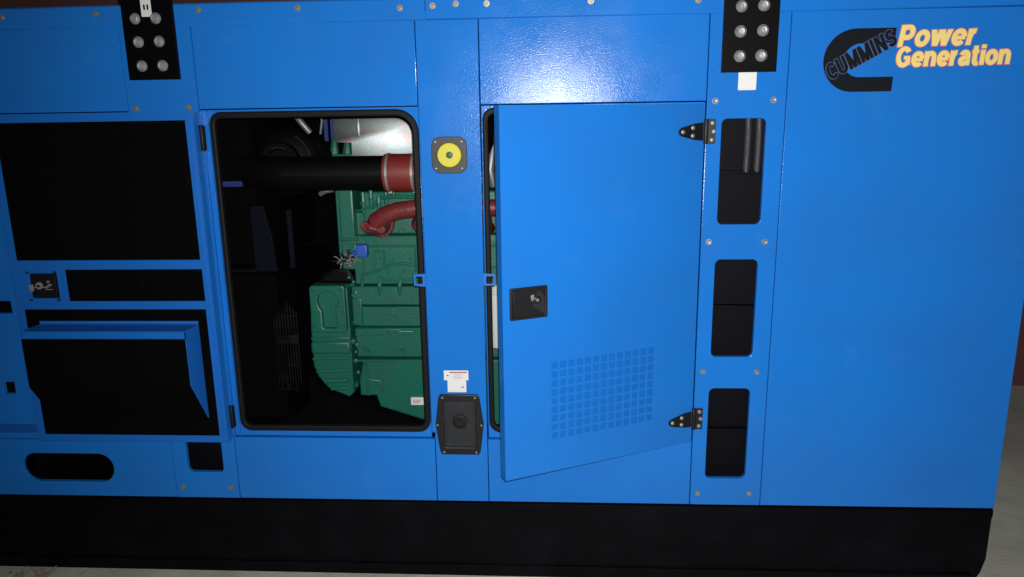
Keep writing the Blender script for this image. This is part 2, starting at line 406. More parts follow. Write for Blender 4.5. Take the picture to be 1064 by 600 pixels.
# ------------------------------------------------------------------ central post fittings
b = MB()
pl = []
for k in range(48):                                             # a square plate with bowed sides
    a = 2 * math.pi * (k + .5) / 48; c, s_ = math.cos(a), math.sin(a); q = (abs(c) ** 4.6 + abs(s_) ** 4.6) ** (-1 / 4.6)
    pl.append((-.400 + .069 * c * q, 1.581 + .070 * s_ * q))
b.plate(pl, [circ(-.400, 1.581, .0475, 32)], -.010, .010, .002, m=M['dgrey'])
port = b.build('port_plate', M['dgrey'], gen)
MB().lathe((-.400, 0, 1.581), [(0, -.0045), (.042, -.0045), (.046, -.006), (.0475, -.001)], 40).build('yellow_disc', M['yellow'], port)
MB().lathe((-.400, 0, 1.581), [(0, -.0085), (.008, -.0095), (.0125, -.008), (.0135, -.004)], 24).build('centre_plug', M['plug'], port)
for x, z in ((-.451, 1.632), (-.350, 1.632), (-.451, 1.531), (-.350, 1.531)): bolt(port, x, -.0102, z, 'screw', inv=False, name='screw')

b = MB()
b.plate([(-.480, .352), (-.472, .336), (-.316, .336), (-.308, .352), (-.293, .470), (-.308, .588), (-.316, .604), (-.472, .604), (-.480, .588), (-.495, .470)],
        [rrect(-.458, -.328, .370, .574, .006, 3)], -.014, .014, .004, m=M['plastic'])
box = b.build('lock_housing', M['plastic'], gen)
b = MB(); b.plate(rrect(-.4620, -.3240, .3660, .5780, .005, 3), [], -.007, .006, .001, m=M['dgrey'])
b.plate(rrect(-.4505, -.3335, .3785, .5655, .005, 3), [rrect(-.4465, -.3375, .3825, .5615, .004, 3)], -.0085, .002, .0006, m=M['dgrey'])
b.build('inner_plate', M['dgrey'], box)
b = MB(); b.lathe((-.393, 0, .484), [(.0, -.012), (.010, -.013), (.012, -.010), (.022, -.010), (.024, -.014), (.031, -.013), (.032, -.007)], 32)
b.box(-.384, -.364, -.012, -.0075, .452, .459, .001, mtx=None)
b.build('lock_dial', M['plastic'], box)
for x, z in ((-.462, .592), (-.326, .592), (-.486, .470), (-.302, .470), (-.462, .348), (-.326, .348)): bolt(box, x, -.0142, z, 'screw', inv=False, name='screw')

b = MB(); b.plate([(-.454, .664), (-.440, .664), (-.440, .6115), (-.362, .6115), (-.362, .664), (-.352, .664), (-.352, .706), (-.454, .706)], [], -.0014, .0012, .0003, m=M['white'])
b.plate(rect(-.424, -.358, .6955, .7000), [], -.0021, .0006, .0001, m=M['redink'])
for x, z, w in ((-.438, .684, .004), (-.377, .634, .005), (-.426, .6975, .004)): b.plate(rect(x - w, x + w, z - .002, z + .002), [], -.0021, .0006, .0001, m=M['ink'])
for k in range(4): b.plate(rect(-.415, -.372 - .01 * (k % 2), .688 - .006 * k, .6888 - .006 * k), [], -.0021, .0005, .0001, m=M['dgrey'])
b.build('warning_sticker', M['white'], gen)

# striker tabs that reach into the doorways
def striker(x, sgn):
    b = MB()
    b.plate([(x, 1.066), (x + sgn * .048, 1.066), (x + sgn * .048, 1.112), (x, 1.116)] if sgn > 0 else [(x, 1.062), (x, 1.116), (x - .048, 1.112), (x - .048, 1.066)],
            [rrect(min(x + sgn * .012, x + sgn * .040), max(x + sgn * .012, x + sgn * .040), 1.074, 1.104, .004, 3)], -.0095, .003, .0008)
    b.build('striker_tab', M['blue_in'], gen)
striker(-.512, -1); striker(-.280, 1)

# ------------------------------------------------------------------ emblem and lettering
b = MB()
outer = []; cx, cz, ro = 1.097, 1.902, .111
for k in range(25):
    a = R(90 + 180 * k / 24); outer.append((cx + ro * math.cos(a), cz + ro * math.sin(a)))
inner = []
for k in range(25):
    a = R(270 - 180 * k / 24); inner.append((cx + .020 + .059 * math.cos(a), cz + .059 * math.sin(a)))
C_shape = [(1.236, cz + ro)] + outer + [(1.238, cz - ro), (1.240, cz - .059)] + inner + [(1.236, cz + .059)]
b.plate(C_shape, [], -.0007, .0006, .0001)
b.build('emblem', M['vinyl'], gen)

def M2(x, z, ang=0):
    return Matrix.Translation((x, z, 0)) @ Matrix.Rotation(R(ang), 4, 'Z')
b = MB()
ca, sa = math.cos(R(29)), math.sin(R(29)); L_, H_ = .262, .060
wm = M2(1.117 - ca * L_ / 2 + sa * H_ / 2, 1.921 - sa * L_ / 2 - ca * H_ / 2, 29)
b.word('CUMMINS', H_, L_, wm, -.0012, .175, .0026, .04, M['vinyl_edge'], gap=.10)
b.word('CUMMINS', H_, L_, wm, -.0022, .175, .0008, .04, M['vinyl'], gap=.10)
b.build('emblem_lettering', M['vinyl'], gen)
b = MB()
for body, cap, wd_, x, z, sh in (('Power', .074, .270, 1.244, 1.946, .15), ('Generation', .069, .400, 1.244, 1.876, .07)):
    b.word(body, cap, wd_, M2(x, z, .5), -.0008, .222, .0025, sh, M['letter_edge'], gap=.07)
    b.word(body, cap, wd_, M2(x, z, .5), -.0018, .222, .0004, sh, M['letter'], gap=.07)
b.build('lettering', M['letter'], gen)

# ------------------------------------------------------------------ doors
DW, DZ0, DZ1 = .833, .403, 1.757
def strap_hinge(parent, z, sgn):
    """sgn -1: the door lies to the left of the pin. One leaf tapers along the door, one square leaf sits on the frame."""
    b = MB(); s = sgn
    prof = [(s * .012, z - .034), (s * .050, z - .030), (s * .108, z - .016), (s * .119, z - .008), (s * .122, z), (s * .119, z + .008), (s * .108, z + .016), (s * .050, z + .030), (s * .012, z + .034)]
    b.plate(prof, [], -.0055, .005, .0012, m=M['plastic'])
    b.cyl((0, -.004, z - .046), (0, -.004, z + .046), .0085, n=14, bev=.001, m=M['plastic'])
    for x, dz in ((s * .104, 0), (s * .060, .0145), (s * .060, -.0145)):
        b.lathe((x, -.0055, z + dz), [(0, -.006), (.005, -.0055), (.0080, -.003), (.0086, 0)], 12, M['zinc'])
    return b.build('hinge', M['plastic'], parent, inv=False)
def frame_leaf(parent, z, x0, x1):
    b = MB(); b.plate(rrect(x0, x1, z - .046, z + .046, .005, 3), [], -.0075, .005, .0012, m=M['plastic'])
    for x, dz in ((x0 * .45 + x1 * .55, .031), (x0 * .25 + x1 * .75, 0), (x0 * .45 + x1 * .55, -.031)):
        b.lathe((x, -.0075, z + dz), [(0, -.006), (.005, -.0055), (.0080, -.003), (.0086, 0)], 12, M['zinc'])
    return b.build('hinge_leaf', M['plastic'], parent)

def make_door(sgn, loc, rotz, grid):
    """sgn -1: hung on its right edge (door runs to -x); +1: hung on its left edge. y = 0 is the outer face."""
    X = lambda a, c: (min(sgn * a, sgn * c), max(sgn * a, sgn * c))
    b = MB(); holes = []
    if grid:
        gx0, gx1, gz0, gz1, nx, nz = .196, .648, .530, .842, 13, 9
        px, pz = (gx1 - gx0) / nx, (gz1 - gz0) / nz
        for i in range(nx):
            for j in range(nz):
                u0, u1 = X(gx0 + i * px + .005, gx0 + (i + 1) * px - .005)
                holes.append(rrect(u0, u1, gz0 + j * pz + .005, gz0 + (j + 1) * pz - .005, .002, 2))
    x0, x1 = X(.004, DW)
    b.plate(rect(x0, x1, DZ0, DZ1), holes, 0, .0025, .0006)
    t = .0015
    for xx in (.004, DW - .0025): a, c = X(xx, xx + .0025); b.box(a, c, .0026, .045, DZ0, DZ1)
    b.box(x0 + .0026, x1 - .0026, .0026, .045, DZ0, DZ0 + .0025)
    b.box(x0 + .0026, x1 - .0026, .0026, .045, DZ1 - .0025, DZ1)
    door = b.build('door', M['blue'], gen, loc=loc, rotz=rotz)
    # inner frame of flat rails round the foam
    win = [(.037, .798, 1.186, 1.727), (.035, .602, 1.017, 1.148), (.037, .800, .434, .983), (.640, .752, 1.030, 1.133)]
    hs = [rect(*X(a, c), z0, z1) for a, c, z0, z1 in win]
    MB().plate(rect(x0 + .001, x1 - .001, DZ0 + .001, DZ1 - .001), hs, .0452, .003, .0006).build('inner_frame', M['blue_in'], door, inv=False)
    b = MB(); b.box(x0 + .012, x1 - .012, .034, .042, DZ0 + .01, DZ1 - .01) if not grid else None
    if grid:
        a, c = X(.17, .68)
        b.plate(rect(x0 + .012, x1 - .012, DZ0 + .01, DZ1 - .01), [rect(a, c, .5, .87), rect(*X(.655, .815), 1.01, 1.14)], .030, .010, .001)
    b.build('foam_panel', M['foam'], door, inv=False)
    # a folded seam along the hinge side
    a, c = X(.014, .019); MB().box(a, c, .0484, .0525, DZ0 + .004, DZ1 - .004, .001).build('seam_fold', M['blue_in'], door, inv=False)
    # hood over the vent, on the inside
    h0, h1, yb, yf, zt, zm, zb = .074, .742, .0484, .162, .922, .697, .515
    b = MB(); a, c = X(h0, h1)
    b.box(a, c, yb, yf, zt - .003, zt)                                          # top
    b.box(a, c, yf - .003, yf, zt - .030, zt - .0032)                           # lip
    side = [(yb, zt - .0032), (yf, zt - .0032), (yf, zm), (yb, zb)]
    for u in (a, c - .003): b.prism_x(side, u, u + .003)
    b.prism_x([(yf - .006, zt - .0032), (yf - .0032, zt - .0032), (yf - .0032, zm), (yb, zb + .003), (yb, zb + .010), (yf - .006, zm)], a + .0035, c - .0035)
    b.box(a, c, yb, yb + .002, zt + .0002, zt + .012)
    if grid:                                                            # thin sheet added behind the punched vent to lessen shade in its holes
        q = MB(); vb = q.bm; c4 = [(.18, .505, .0060), (.665, .505, .0030), (.665, .862, .0120), (.18, .862, .0270)]
        lo_ = [vb.verts.new((sgn * x, y, z)) for x, z, y in c4]; hi_ = [vb.verts.new((sgn * x, y + .0015, z)) for x, z, y in c4]
        vb.faces.new(lo_); vb.faces.new(hi_[::-1])
        for k in range(4): vb.faces.new((lo_[k], hi_[k], hi_[(k + 1) % 4], lo_[(k + 1) % 4]))
        bmesh.ops.recalc_face_normals(vb, faces=vb.faces[:]); q.build('added_vent_sheet', M['blue_matte'], door, inv=False, smooth=False)
    hood = b.build('vent_hood', M['blue_in'], door, inv=False)
    b = MB(); b.prism_x([(yf + .0002, zt - .0305), (yf + .006, zt - .0305), (yf + .006, zm - .004), (yb + .008, zb - .006), (yb + .0035, zb), (yf + .0002, zm)], a + .002, c - .002)
    b.build('hood_foam', M['foam'], hood, inv=False)
    return door

right_door = make_door(-1, (.570, -.004, 0), R(26), True)
left_door = make_door(1, (-1.3655, -.013, 0), R(180), False)
right_door['label'] = 'half open blue door with a punched square vent and black latch'
left_door['label'] = 'door swung fully back, black foam and vent hood on its inner side'
# hinges of the right-hand door
for z in (1.656, .504):
    strap_hinge(right_door, z, -1); frame_leaf(gen, z, .5775, .6080)
# latch on the outside of the right-hand door
b = MB()
b.plate(rrect(-.808, -.662, 1.016, 1.133, .006, 3), [rrect(-.798, -.672, 1.026, 1.123, .004, 3)], -.010, .010, .003, m=M['plastic'])
b.plate(rrect(-.7985, -.6715, 1.0255, 1.1235, .004, 3), [], -.005, .004, .0006, m=M['plastic'])
b.box(-.796, -.782, -.0085, -.0052, 1.028, 1.121, .001, m=M['plastic'])
latch = b.build('latch', M['plastic'], right_door, inv=False)
b = MB()
b.lathe((-.703, -.006, 1.083), [(0, -.006), (.010, -.006), (.014, -.004), (.015, 0)], 24, M['plastic'])
b.lathe((-.703, -.012, 1.083), [(0, -.003), (.004, -.003), (.0065, 0)], 14, M['zinc'])
b.prism([(-.7275, 1.100), (-.716, 1.104), (-.713, 1.092), (-.722, 1.078), (-.726, 1.086)], -.0085, -.0055, .001, m=M['zinc'])
b.prism([(-.720, 1.06), (-.672, 1.03), (-.672, 1.09), (-.690, 1.115), (-.700, 1.115)], -.0068, -.0052, .0006, m=M['dgrey'])
b.build('key_lock', M['plastic'], right_door, inv=False)
# back of the latch on the inside of the left-hand door
b = MB()
b.plate(rrect(.646, .752, 1.032, 1.131, .004, 3), [], .0420, .010, .002, m=M['plastic'])
def back(x, z, prof, m): b.lathe((x, .052, z), [(r, -y) for r, y in prof], 20, m)
def nub(x, z, r, h, m):
    b.cyl((x, .050, z), (x, .052 + h, z), r, r * .9, n=14, bev=r * .1, m=m)
nub(.716, 1.083, .016, .006, M['bolt']); nub(.716, 1.083, .006, .010, M['plastic'])
nub(.670, 1.086, .007, .010, M['zinc']); nub(.684, 1.078, .006, .008, M['zinc']); nub(.676, 1.100, .005, .006, M['bolt'])
b.box(.662, .690, .052, .058, 1.066, 1.070, .001, m=M['zinc']); b.box(.690, .742, .052, .056, 1.074, 1.078, .001, m=M['bolt'])
b.plate(rrect(.742, .760, 1.060, 1.088, .003, 3), [], .0500, .006, .001, m=M['bolt'])
for x, z in ((.642, 1.139), (.758, 1.138), (.642, 1.024), (.758, 1.024)):
    b.cyl((x, .0486, z), (x, .060, z), .0045, n=10, bev=.0006, m=M['dgrey'])
b.build('latch_back', M['plastic'], left_door, inv=False)
b = MB(); b.plate(rect(.632, .770, 1.008, 1.146), [rect(.636, .766, 1.012, 1.142)], .0484, .002, .0005); b.build('latch_pocket', M['blue_in'], left_door, inv=False)
# hinge pins of the left-hand door
for z in (1.659, .503):
    b = MB(); b.cyl((-1.3605, -.022, z - .050), (-1.3605, -.022, z + .050), .0085, n=14, bev=.002)
    b.box(-1.368, -1.352, -.019, -.0065, z - .046, z + .046, .001); b.build('hinge_pin', M['pin'], gen)
# fittings and a strip beside the far-left door edge
for q in ((-2.372, -2.308, .586, .652), (-2.456, -2.262, .944, 1.009)):
    b = MB(); b.box(q[0], q[1], .026, .034, q[2], q[3]); b.build('socket_backing', M['foam'], gen)
b = MB(); b.box(-2.46, -2.222, -.010, -.0005, .416, .452, .002); b.build('dark_blue_strip', M['deep_blue'], gen)  # low strip in a deeper blue than the panels
for z in (1.052, 1.098):
    b = MB(); b.box(-2.44, -2.262, -.003, -.0005, z, z + .004, .0008); b.build('latch_keep', M['blue_in'], gen)

# ------------------------------------------------------------------ inside steelwork of the enclosure
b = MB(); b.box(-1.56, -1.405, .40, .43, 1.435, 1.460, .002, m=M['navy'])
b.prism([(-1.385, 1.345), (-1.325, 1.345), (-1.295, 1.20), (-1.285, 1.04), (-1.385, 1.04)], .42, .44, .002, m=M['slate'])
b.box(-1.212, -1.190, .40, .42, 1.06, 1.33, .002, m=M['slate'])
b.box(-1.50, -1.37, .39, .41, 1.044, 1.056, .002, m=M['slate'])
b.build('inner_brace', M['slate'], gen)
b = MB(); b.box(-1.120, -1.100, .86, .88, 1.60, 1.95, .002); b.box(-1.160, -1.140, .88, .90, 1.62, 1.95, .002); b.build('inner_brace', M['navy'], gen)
# guard of thin bars in front of the radiator
b = MB()
for k in range(9):
    x = -1.312 + .0135 * k
    b.box(x - .0022, x + .0022, .40, .404, .46 + .018 * (k % 3), .700); b.box(x - .0022, x + .0022, .40, .404, .735, .90 - .016 * abs(k - 5))
for z in (.47, .53, .59, .65, .698, .738, .78, .83): b.box(-1.316, -1.200, .3965, .3995, z, z + .003)
b.box(-1.312, -1.204, .4045, .408, .699, .737)
b.build('fan_guard', M['guard'], gen)
b = MB(); b.box(-2.2, -1.30, .44, 1.3, .30, 1.02, .02); b.box(-2.2, -1.37, .46, 1.3, 1.06, 1.95, .02); b.build('radiator_shroud', M['foam'], gen)

# ================================================================== DIESEL ENGINE
eng = empty('diesel_engine', (-.35, .75, .062), 'green diesel engine with maroon and black pipes, inside the blue generator enclosure behind its doorway', 'engine')
E0 = .45
# block: tiers that step in and out
b = MB()
b.box(-.930, .46, E0 + .012, 1.02, .968, 1.200, .008); b.box(-.930, .46, E0 + .010, 1.02, .764, .862, .006); b.box(-.92, .45, E0 + .06, 1.0, .60, 1.3)
b.box(-.945, .46, E0 - .004, 1.02, .872, .962, .006)
b.box(-.945, .46, E0 + .016, 1.02, .610, .756, .006)
b.box(-.880, .46, E0 + .030, 1.02, 1.202, 1.400, .010)
# raised outlines on the castings
def ridge(pts, r=.006, y=E0 + .010): b.tube([(x, y, z) for x, z in pts], r, 8)
ridge([(-.885, 1.150), (-.64, 1.150), (-.64, 1.03), (-.60, 1.03)])
ridge([(-.885, 1.150), (-.885, 1.02), (-.90, .985)])
ridge([(-.83, 1.125), (-.785, 1.125), (-.785, 1.06), (-.80, 1.04)]); ridge([(-.83, 1.125), (-.835, 1.04)])
ridge([(-.90, 1.010), (-.83, 1.030), (-.76, 1.062), (-.70, 1.068), (-.65, 1.06)], .007)
ridge([(-.80, .99), (-.56, .99)], .006); ridge([(-.895, .99), (-.905, .90), (-.915, .86)], .008)
ridge([(-.72, .830), (-.50, .832)], .004, E0 + .012)
ridge([(-.60, 1.15), (.2, 1.15)], .006); ridge([(-.5, 1.05), (.2, 1.05)], .006)
for x, z0, z1 in ((-.808, .985, .915), (-.713, .985, .915), (-.60, .985, .915), (-.48, .985, .915)):
    b.tube([(x, E0 + .002, z0), (x - .004, E0 - .006, z0 - .02), (x - .006, E0 + .002, z1)], [.010, .012, .007], 10)
b.box(-.79, -.74, E0 - .006, E0 + .004, .822, .858, .004)
b.prism([(-.945, .752), (-.735, .752), (-.725, .742), (-.665, .742), (-.665, .728), (-.70, .720), (-.915, .720), (-.93, .712), (-.945, .718)], E0 + .008, E0 + .03, .003)
# bolt heads and bosses of the block
for x, z in ((-.808, .997), (-.713, .997), (-.893, .728), (-.754, .728), (-.785, .728), (-.898, .640), (-.726, .640), (-.56, .728), (-.56, .640), (-.40, .728), (-.40, .640), (-.60, .997)):
    b.lathe((x, E0 + .006, z), [(0, -.012), (.006, -.012), (.007, -.004), (.014, -.004), (.017, .02)], 14)
for x, z in ((-.80, 1.09), (-.745, 1.085), (-.70, 1.03), (-.77, 1.03), (-.66, 1.09)):
    b.ball((x, E0 + .010, z), .007)
# broken ground between housing and block: studs, fittings, a finned plate
for k in range(16):
    x = random.uniform(-.968, -.925); z = random.uniform(.47, 1.0); r = random.uniform(.008, .016)
    b.cyl((x, E0 + .03, z), (x + random.uniform(-.01, .01), E0 - random.uniform(.0, .02), z + random.uniform(-.01, .01)), r, r * .8, n=9, bev=.002)
b.box(-.944, -.902, E0 - .012, E0 + .01, .776, .905, .004)
for k in range(9): b.box(-.942, -.904, E0 - .016, E0 - .011, .784 + .013 * k, .788 + .013 * k)
b.build('engine_block', M['green'], eng)
# oil pan
b = MB()
b.prism([(-.915, .598), (.45, .598), (.45, .22), (-.62, .285), (-.845, .358), (-.862, .415), (-.94, .415), (-.94, .50)], E0 + .006, 1.0, .012)
b.box(-.945, .45, E0 - .004, E0 + .02, .590, .603, .004)
b.tube([(-.900, E0 + .004, .58), (-.898, E0 + .002, .50), (-.900, E0 + .004, .42)], .007, 8)
b.tube([(-.895, E0 + .004, .500), (-.84, E0 + .004, .494), (-.828, E0 + .004, .465), (-.826, E0 + .004, .43)], .006, 8)
b.build('oil_pan', M['green'], eng)
# front housing with a keyhole-shaped recess
b = MB()
hs = [(-1.142, .955), (-1.130, .970), (-.975, .970), (-.963, .952), (-.960, .745), (-.962, .44), (-.985, .418), (-1.02, .43), (-1.088, .466), (-1.130, .52), (-1.150, .575), (-1.150, .75)]
b.prism(hs, E0 - .022, .72, .010)
kh = []
for k in range(17):
    a = R(-58 + 250 * k / 16); kh.append((-1.048 + .050 * math.cos(a), .903 + .046 * math.sin(a)))
kh += [(-1.088, .866), (-1.080, .856), (-1.080, .778), (-1.074, .772), (-1.018, .772), (-1.012, .778), (-1.014, .856)]
b.plate(rrect(-1.132, -.966, .752, .977, .016, 4), [kh], E0 - .056, .032, .005)
b.box(-1.150, -.962, E0 - .030, E0 - .015, .708, .722, .005); b.box(-1.150, -.964, E0 - .034, E0 - .018, .640, .700, .010)
b.tube([(-1.148, E0 - .023, .612), (-.97, E0 - .023, .618)], .008, 8); b.tube([(-1.135, E0 - .023, .548), (-.975, E0 - .023, .556)], .008, 8)
b.tube([(-1.10, E0 - .023, .500), (-.985, E0 - .023, .505)], .012, 8); b.tube([(-1.070, E0 - .023, .462), (-.99, E0 - .023, .466)], .009, 8)
b.ball((-1.02, E0 - .026, .68), .010)
for x, z in ((-1.117, .953), (-.981, .953), (-1.117, .850), (-.981, .850), (-1.117, .782), (-.981, .782)):
    b.cyl((x, E0 - .052, z), (x, E0 - .066, z), .010, .008, n=6, bev=.001)
b.build('front_housing', M['green'], eng)
# tall column at the front of the head
b = MB()
b.box(-1.003, -.985, E0 + .03, .80, 1.060, 1.420, .004); b.box(-.984, -.916, E0 + .005, .80, 1.186, 1.430, .008); b.box(-.984, -.912, E0 + .008, .80, 1.040, 1.180, .008)
b.cyl((-.99, E0 + .01, 1.183), (-.90, E0 + .01, 1.183), .007, n=8); b.cyl((-.918, E0 - .004, 1.165), (-.918, E0 + .02, 1.165), .010, n=8, bev=.001)
b.build('gear_cover', M['green'], eng)
# cylinder heads with rocker covers, injector pipes, studs
b = MB()
for k in range(4):
    x0 = -.87 + .32 * k
    b.box(x0, x0 + .295, E0 + .06, .98, 1.405, 1.50, .02)
for x, z, h in ((-.872, 1.30, .10), (-.835, 1.33, .08), (-.80, 1.31, .07), (-.765, 1.34, .06), (-.73, 1.37, .03)):
    b.cyl((x, E0 + .02, z), (x, E0 + .02, z + h), .010, n=10, bev=.001); b.cyl((x, E0 + .02, z + h * .4), (x, E0 + .02, z + h * .55), .015, n=6, bev=.001)
b.tube([(-.905, E0 + .01, 1.315), (-.88, E0, 1.318), (-.86, E0, 1.332), (-.82, E0, 1.330), (-.81, E0 + .02, 1.36)], .006, 8)
b.tube([(-.79, E0 + .01, 1.375), (-.70, E0, 1.380), (-.58, E0 + .01, 1.372), (-.40, E0, 1.376)], .009, 8)
for k in range(9): b.cyl((-.70 + .12 * k, E0 + .032, 1.22), (-.70 + .12 * k, E0 + .015, 1.22), .011, n=6, bev=.001)
for x in (-1.10, -1.035):
    b.cyl((x, .82, 1.50), (x + .01, .82, 1.64), .035, .012, n=8, bev=.002)
b.box(-1.13, -.99, .78, .90, 1.40, 1.56, .006)
b.build('cylinder_head', M['green'], eng)
# maroon pipe with a flange
b = MB()
b.tube([(.25, .31, 1.335), (-.10, .31, 1.338), (-.45, .305, 1.345), (-.60, .300, 1.342), (-.68, .300, 1.332), (-.735, .305, 1.312), (-.770, .315, 1.285), (-.785, .345, 1.262), (-.787, .42, 1.256)],
       [.036, .036, .037, .038, .038, .040, .043, .046, .050], 18)
b.cyl((-.789, .42, 1.257), (-.789, .462, 1.257), .062, n=20, bev=.005)
b.tube([(-.835, .300, 1.275), (-.80, .290, 1.262), (-.765, .300, 1.250)], [.012, .016, .012], 10)
b.cyl((-.826, .285, 1.270), (-.826, .31, 1.270), .018, n=12, bev=.003); b.cyl((-.752, .285, 1.252), (-.752, .31, 1.252), .018, n=12, bev=.003)
b.box(-.84, -.735, .305, .345, 1.235, 1.285, .014)
b.tube([(-.52, .31, 1.335), (-.565, .31, 1.31), (-.59, .33, 1.27), (-.59, .40, 1.24), (-.59, .47, 1.23)], [.034, .036, .036, .034, .034], 14)
b.tube([(-.30, .31, 1.30), (-.30, .33, 1.25), (-.30, .47, 1.23)], .034, 14)
b.build('coolant_pipe', M['red'], eng)
# intake: drum filter, black pipe, red sleeve with clamps
b = MB()
b.tube([(-1.33, .36, 1.505), (-1.24, .315, 1.500), (-1.15, .30, 1.498), (-.90, .30, 1.497), (-.60, .30, 1.497), (-.46, .30, 1.497), (-.36, .32, 1.53), (-.33, .36, 1.62), (-.33, .40, 1.80)], .0735, 28)
b.build('intake_pipe', M['pipe'], eng)
MB().tube([(-.722, .30, 1.497), (-.70, .30, 1.497), (-.66, .30, 1.497), (-.59, .30, 1.497), (-.57, .30, 1.497)], [.079, .0805, .080, .0805, .079], 32).build('hose_sleeve', M['redhose'], eng)
for x in (-.705, -.596):
    b = MB(); b.tube([(x - .006, .30, 1.497), (x - .005, .30, 1.497), (x + .005, .30, 1.497), (x + .006, .30, 1.497)], [.0810, .0835, .0835, .0810], 36)
    b.box(x - .008, x + .008, .29, .31, 1.408, 1.420, .002); b.build('hose_clamp', M['zinc'], eng)
b = MB()
ax = (-1.250, .52, 1.535)
b.lathe(ax, [(0, -.03), (.06, -.03), (.065, -.045), (.09, -.045), (.095, -.02), (.130, -.01), (.160, .02), (.166, .05), (.162, .06), (.162, .24), (.13, .27), (0, .27)], 44)
b.build('air_filter', M['dark'], eng)
for rad, yy, a0, a1 in ((.140, .498, 10, 62), (.070, .470, 62, 118), (.167, .560, 150, 226)):  # grey arcs stand in for highlights on the filter drum
    b = MB(); b.tube([(ax[0] + rad * math.cos(R(a)), yy, ax[2] + rad * math.sin(R(a))) for a in range(a0, a1, 6)], .0028, 6)
    b.build('filter_highlight', M['dgrey'], eng)
for pts, rr in (([(-1.185, .46, 1.79), (-1.150, .44, 1.750), (-1.12, .43, 1.715), (-1.09, .45, 1.67)], .014), ([(-1.095, .62, 1.79), (-1.085, .62, 1.72), (-1.10, .63, 1.66)], .006),
        ([(-1.06, .44, 1.395), (-1.03, .43, 1.41), (-.995, .43, 1.415)], .012), ([(-.268, .40, 1.66), (-.264, .38, 1.58), (-.275, .36, 1.50), (-.262, .38, 1.43)], .020)):
    b = MB(); b.tube(pts, rr, 12); b.build('silver_hose', M['chrome'], eng)
# sheet-metal heat shield behind the pipe
b = MB(); b.plate([(-1.066, 1.742), (-.45, 1.742), (-.45, 1.47), (-.985, 1.47), (-.985, 1.615), (-1.052, 1.617), (-1.066, 1.632)], [], 0, .004, .001)
b.box(-.955, -.942, -.003, -.0002, 1.64, 1.742, .001)
for v in b.bm.verts: v.co.y += .80 + .20 * (v.co.x + .70) + .035 * (v.co.z - 1.6)
b.build('heat_shield', M['shield'], eng)
# loom of pale wires and blue connector
b = MB(); b.box(-.905, -.851, E0 - .045, E0 - .005, 1.108, 1.166, .008); b.cyl((-.90, E0 - .02, 1.13), (-.925, E0 - .02, 1.115), .014, n=10)
b.build('wire_connector', M['conn'], eng)
b = MB()
for k in range(70):
    p = Vector((random.gauss(-.942, .016), E0 - .055 + random.uniform(-.02, .02), random.gauss(1.104, .015)))
    q = p + Vector((random.uniform(-.02, .02), random.uniform(-.012, .012), random.uniform(-.02, .02))); r = q + Vector((random.uniform(-.016, .016), 0, random.uniform(-.016, .016)))
    b.tube([p, q, r], .0024, 6, m=M['cable'] if k % 2 else M['pipe'])
b.tube([(-1.02, E0 - .03, 1.088), (-.98, E0 - .05, 1.092), (-.94, E0 - .05, 1.10), (-.91, E0 - .03, 1.12)], .004, 6, m=M['dgrey'])
b.build('wiring', M['cable'], eng)
MB().prism([(-1.12, .968), (-1.09, 1.02), (-1.03, 1.045), (-.96, 1.045), (-.935, 1.00), (-.93, .965)], E0 + .02, .72, .02).build('black_cover', M['pipe'], eng)
# label on the pan, white filter canister by the second doorway, feet
b = MB(); b.plate(rrect(-.690, -.622, .374, .412, .002, 2), [], E0 - .0045, .009, .0005, m=M['white'])
for k in range(3): b.plate(rect(-.680, -.650 + .006 * k, .384 + .007 * k, .3865 + .007 * k), [], E0 - .0052, .0006, .0001, m=M['redink'])
b.build('label', M['white'], eng)
b = MB(); b.cyl((-.255, .44, .675), (-.255, .44, .935), .052, n=24, bev=.012); b.cyl((-.255, .44, .935), (-.255, .44, .975), .04, n=20, m=M['filter']); b.build('fuel_filter', M['filter'], eng)
b = MB()
b.prism([(-1.34, .062), (-.50, .062), (-.50, .30), (-.63, .300), (-.845, .365), (-.850, .415), (-.955, .414), (-1.02, .445), (-1.10, .46), (-1.16, .55), (-1.16, .40), (-1.34, .30)], E0 - .075, E0 - .03, .006)
b.box(-.3, .4, E0 - .06, E0, .062, .28, .01); b.box(-.9, .4, .9, 1.0, .062, .3, .01)
b.build('engine_mount', M['foam'], eng)

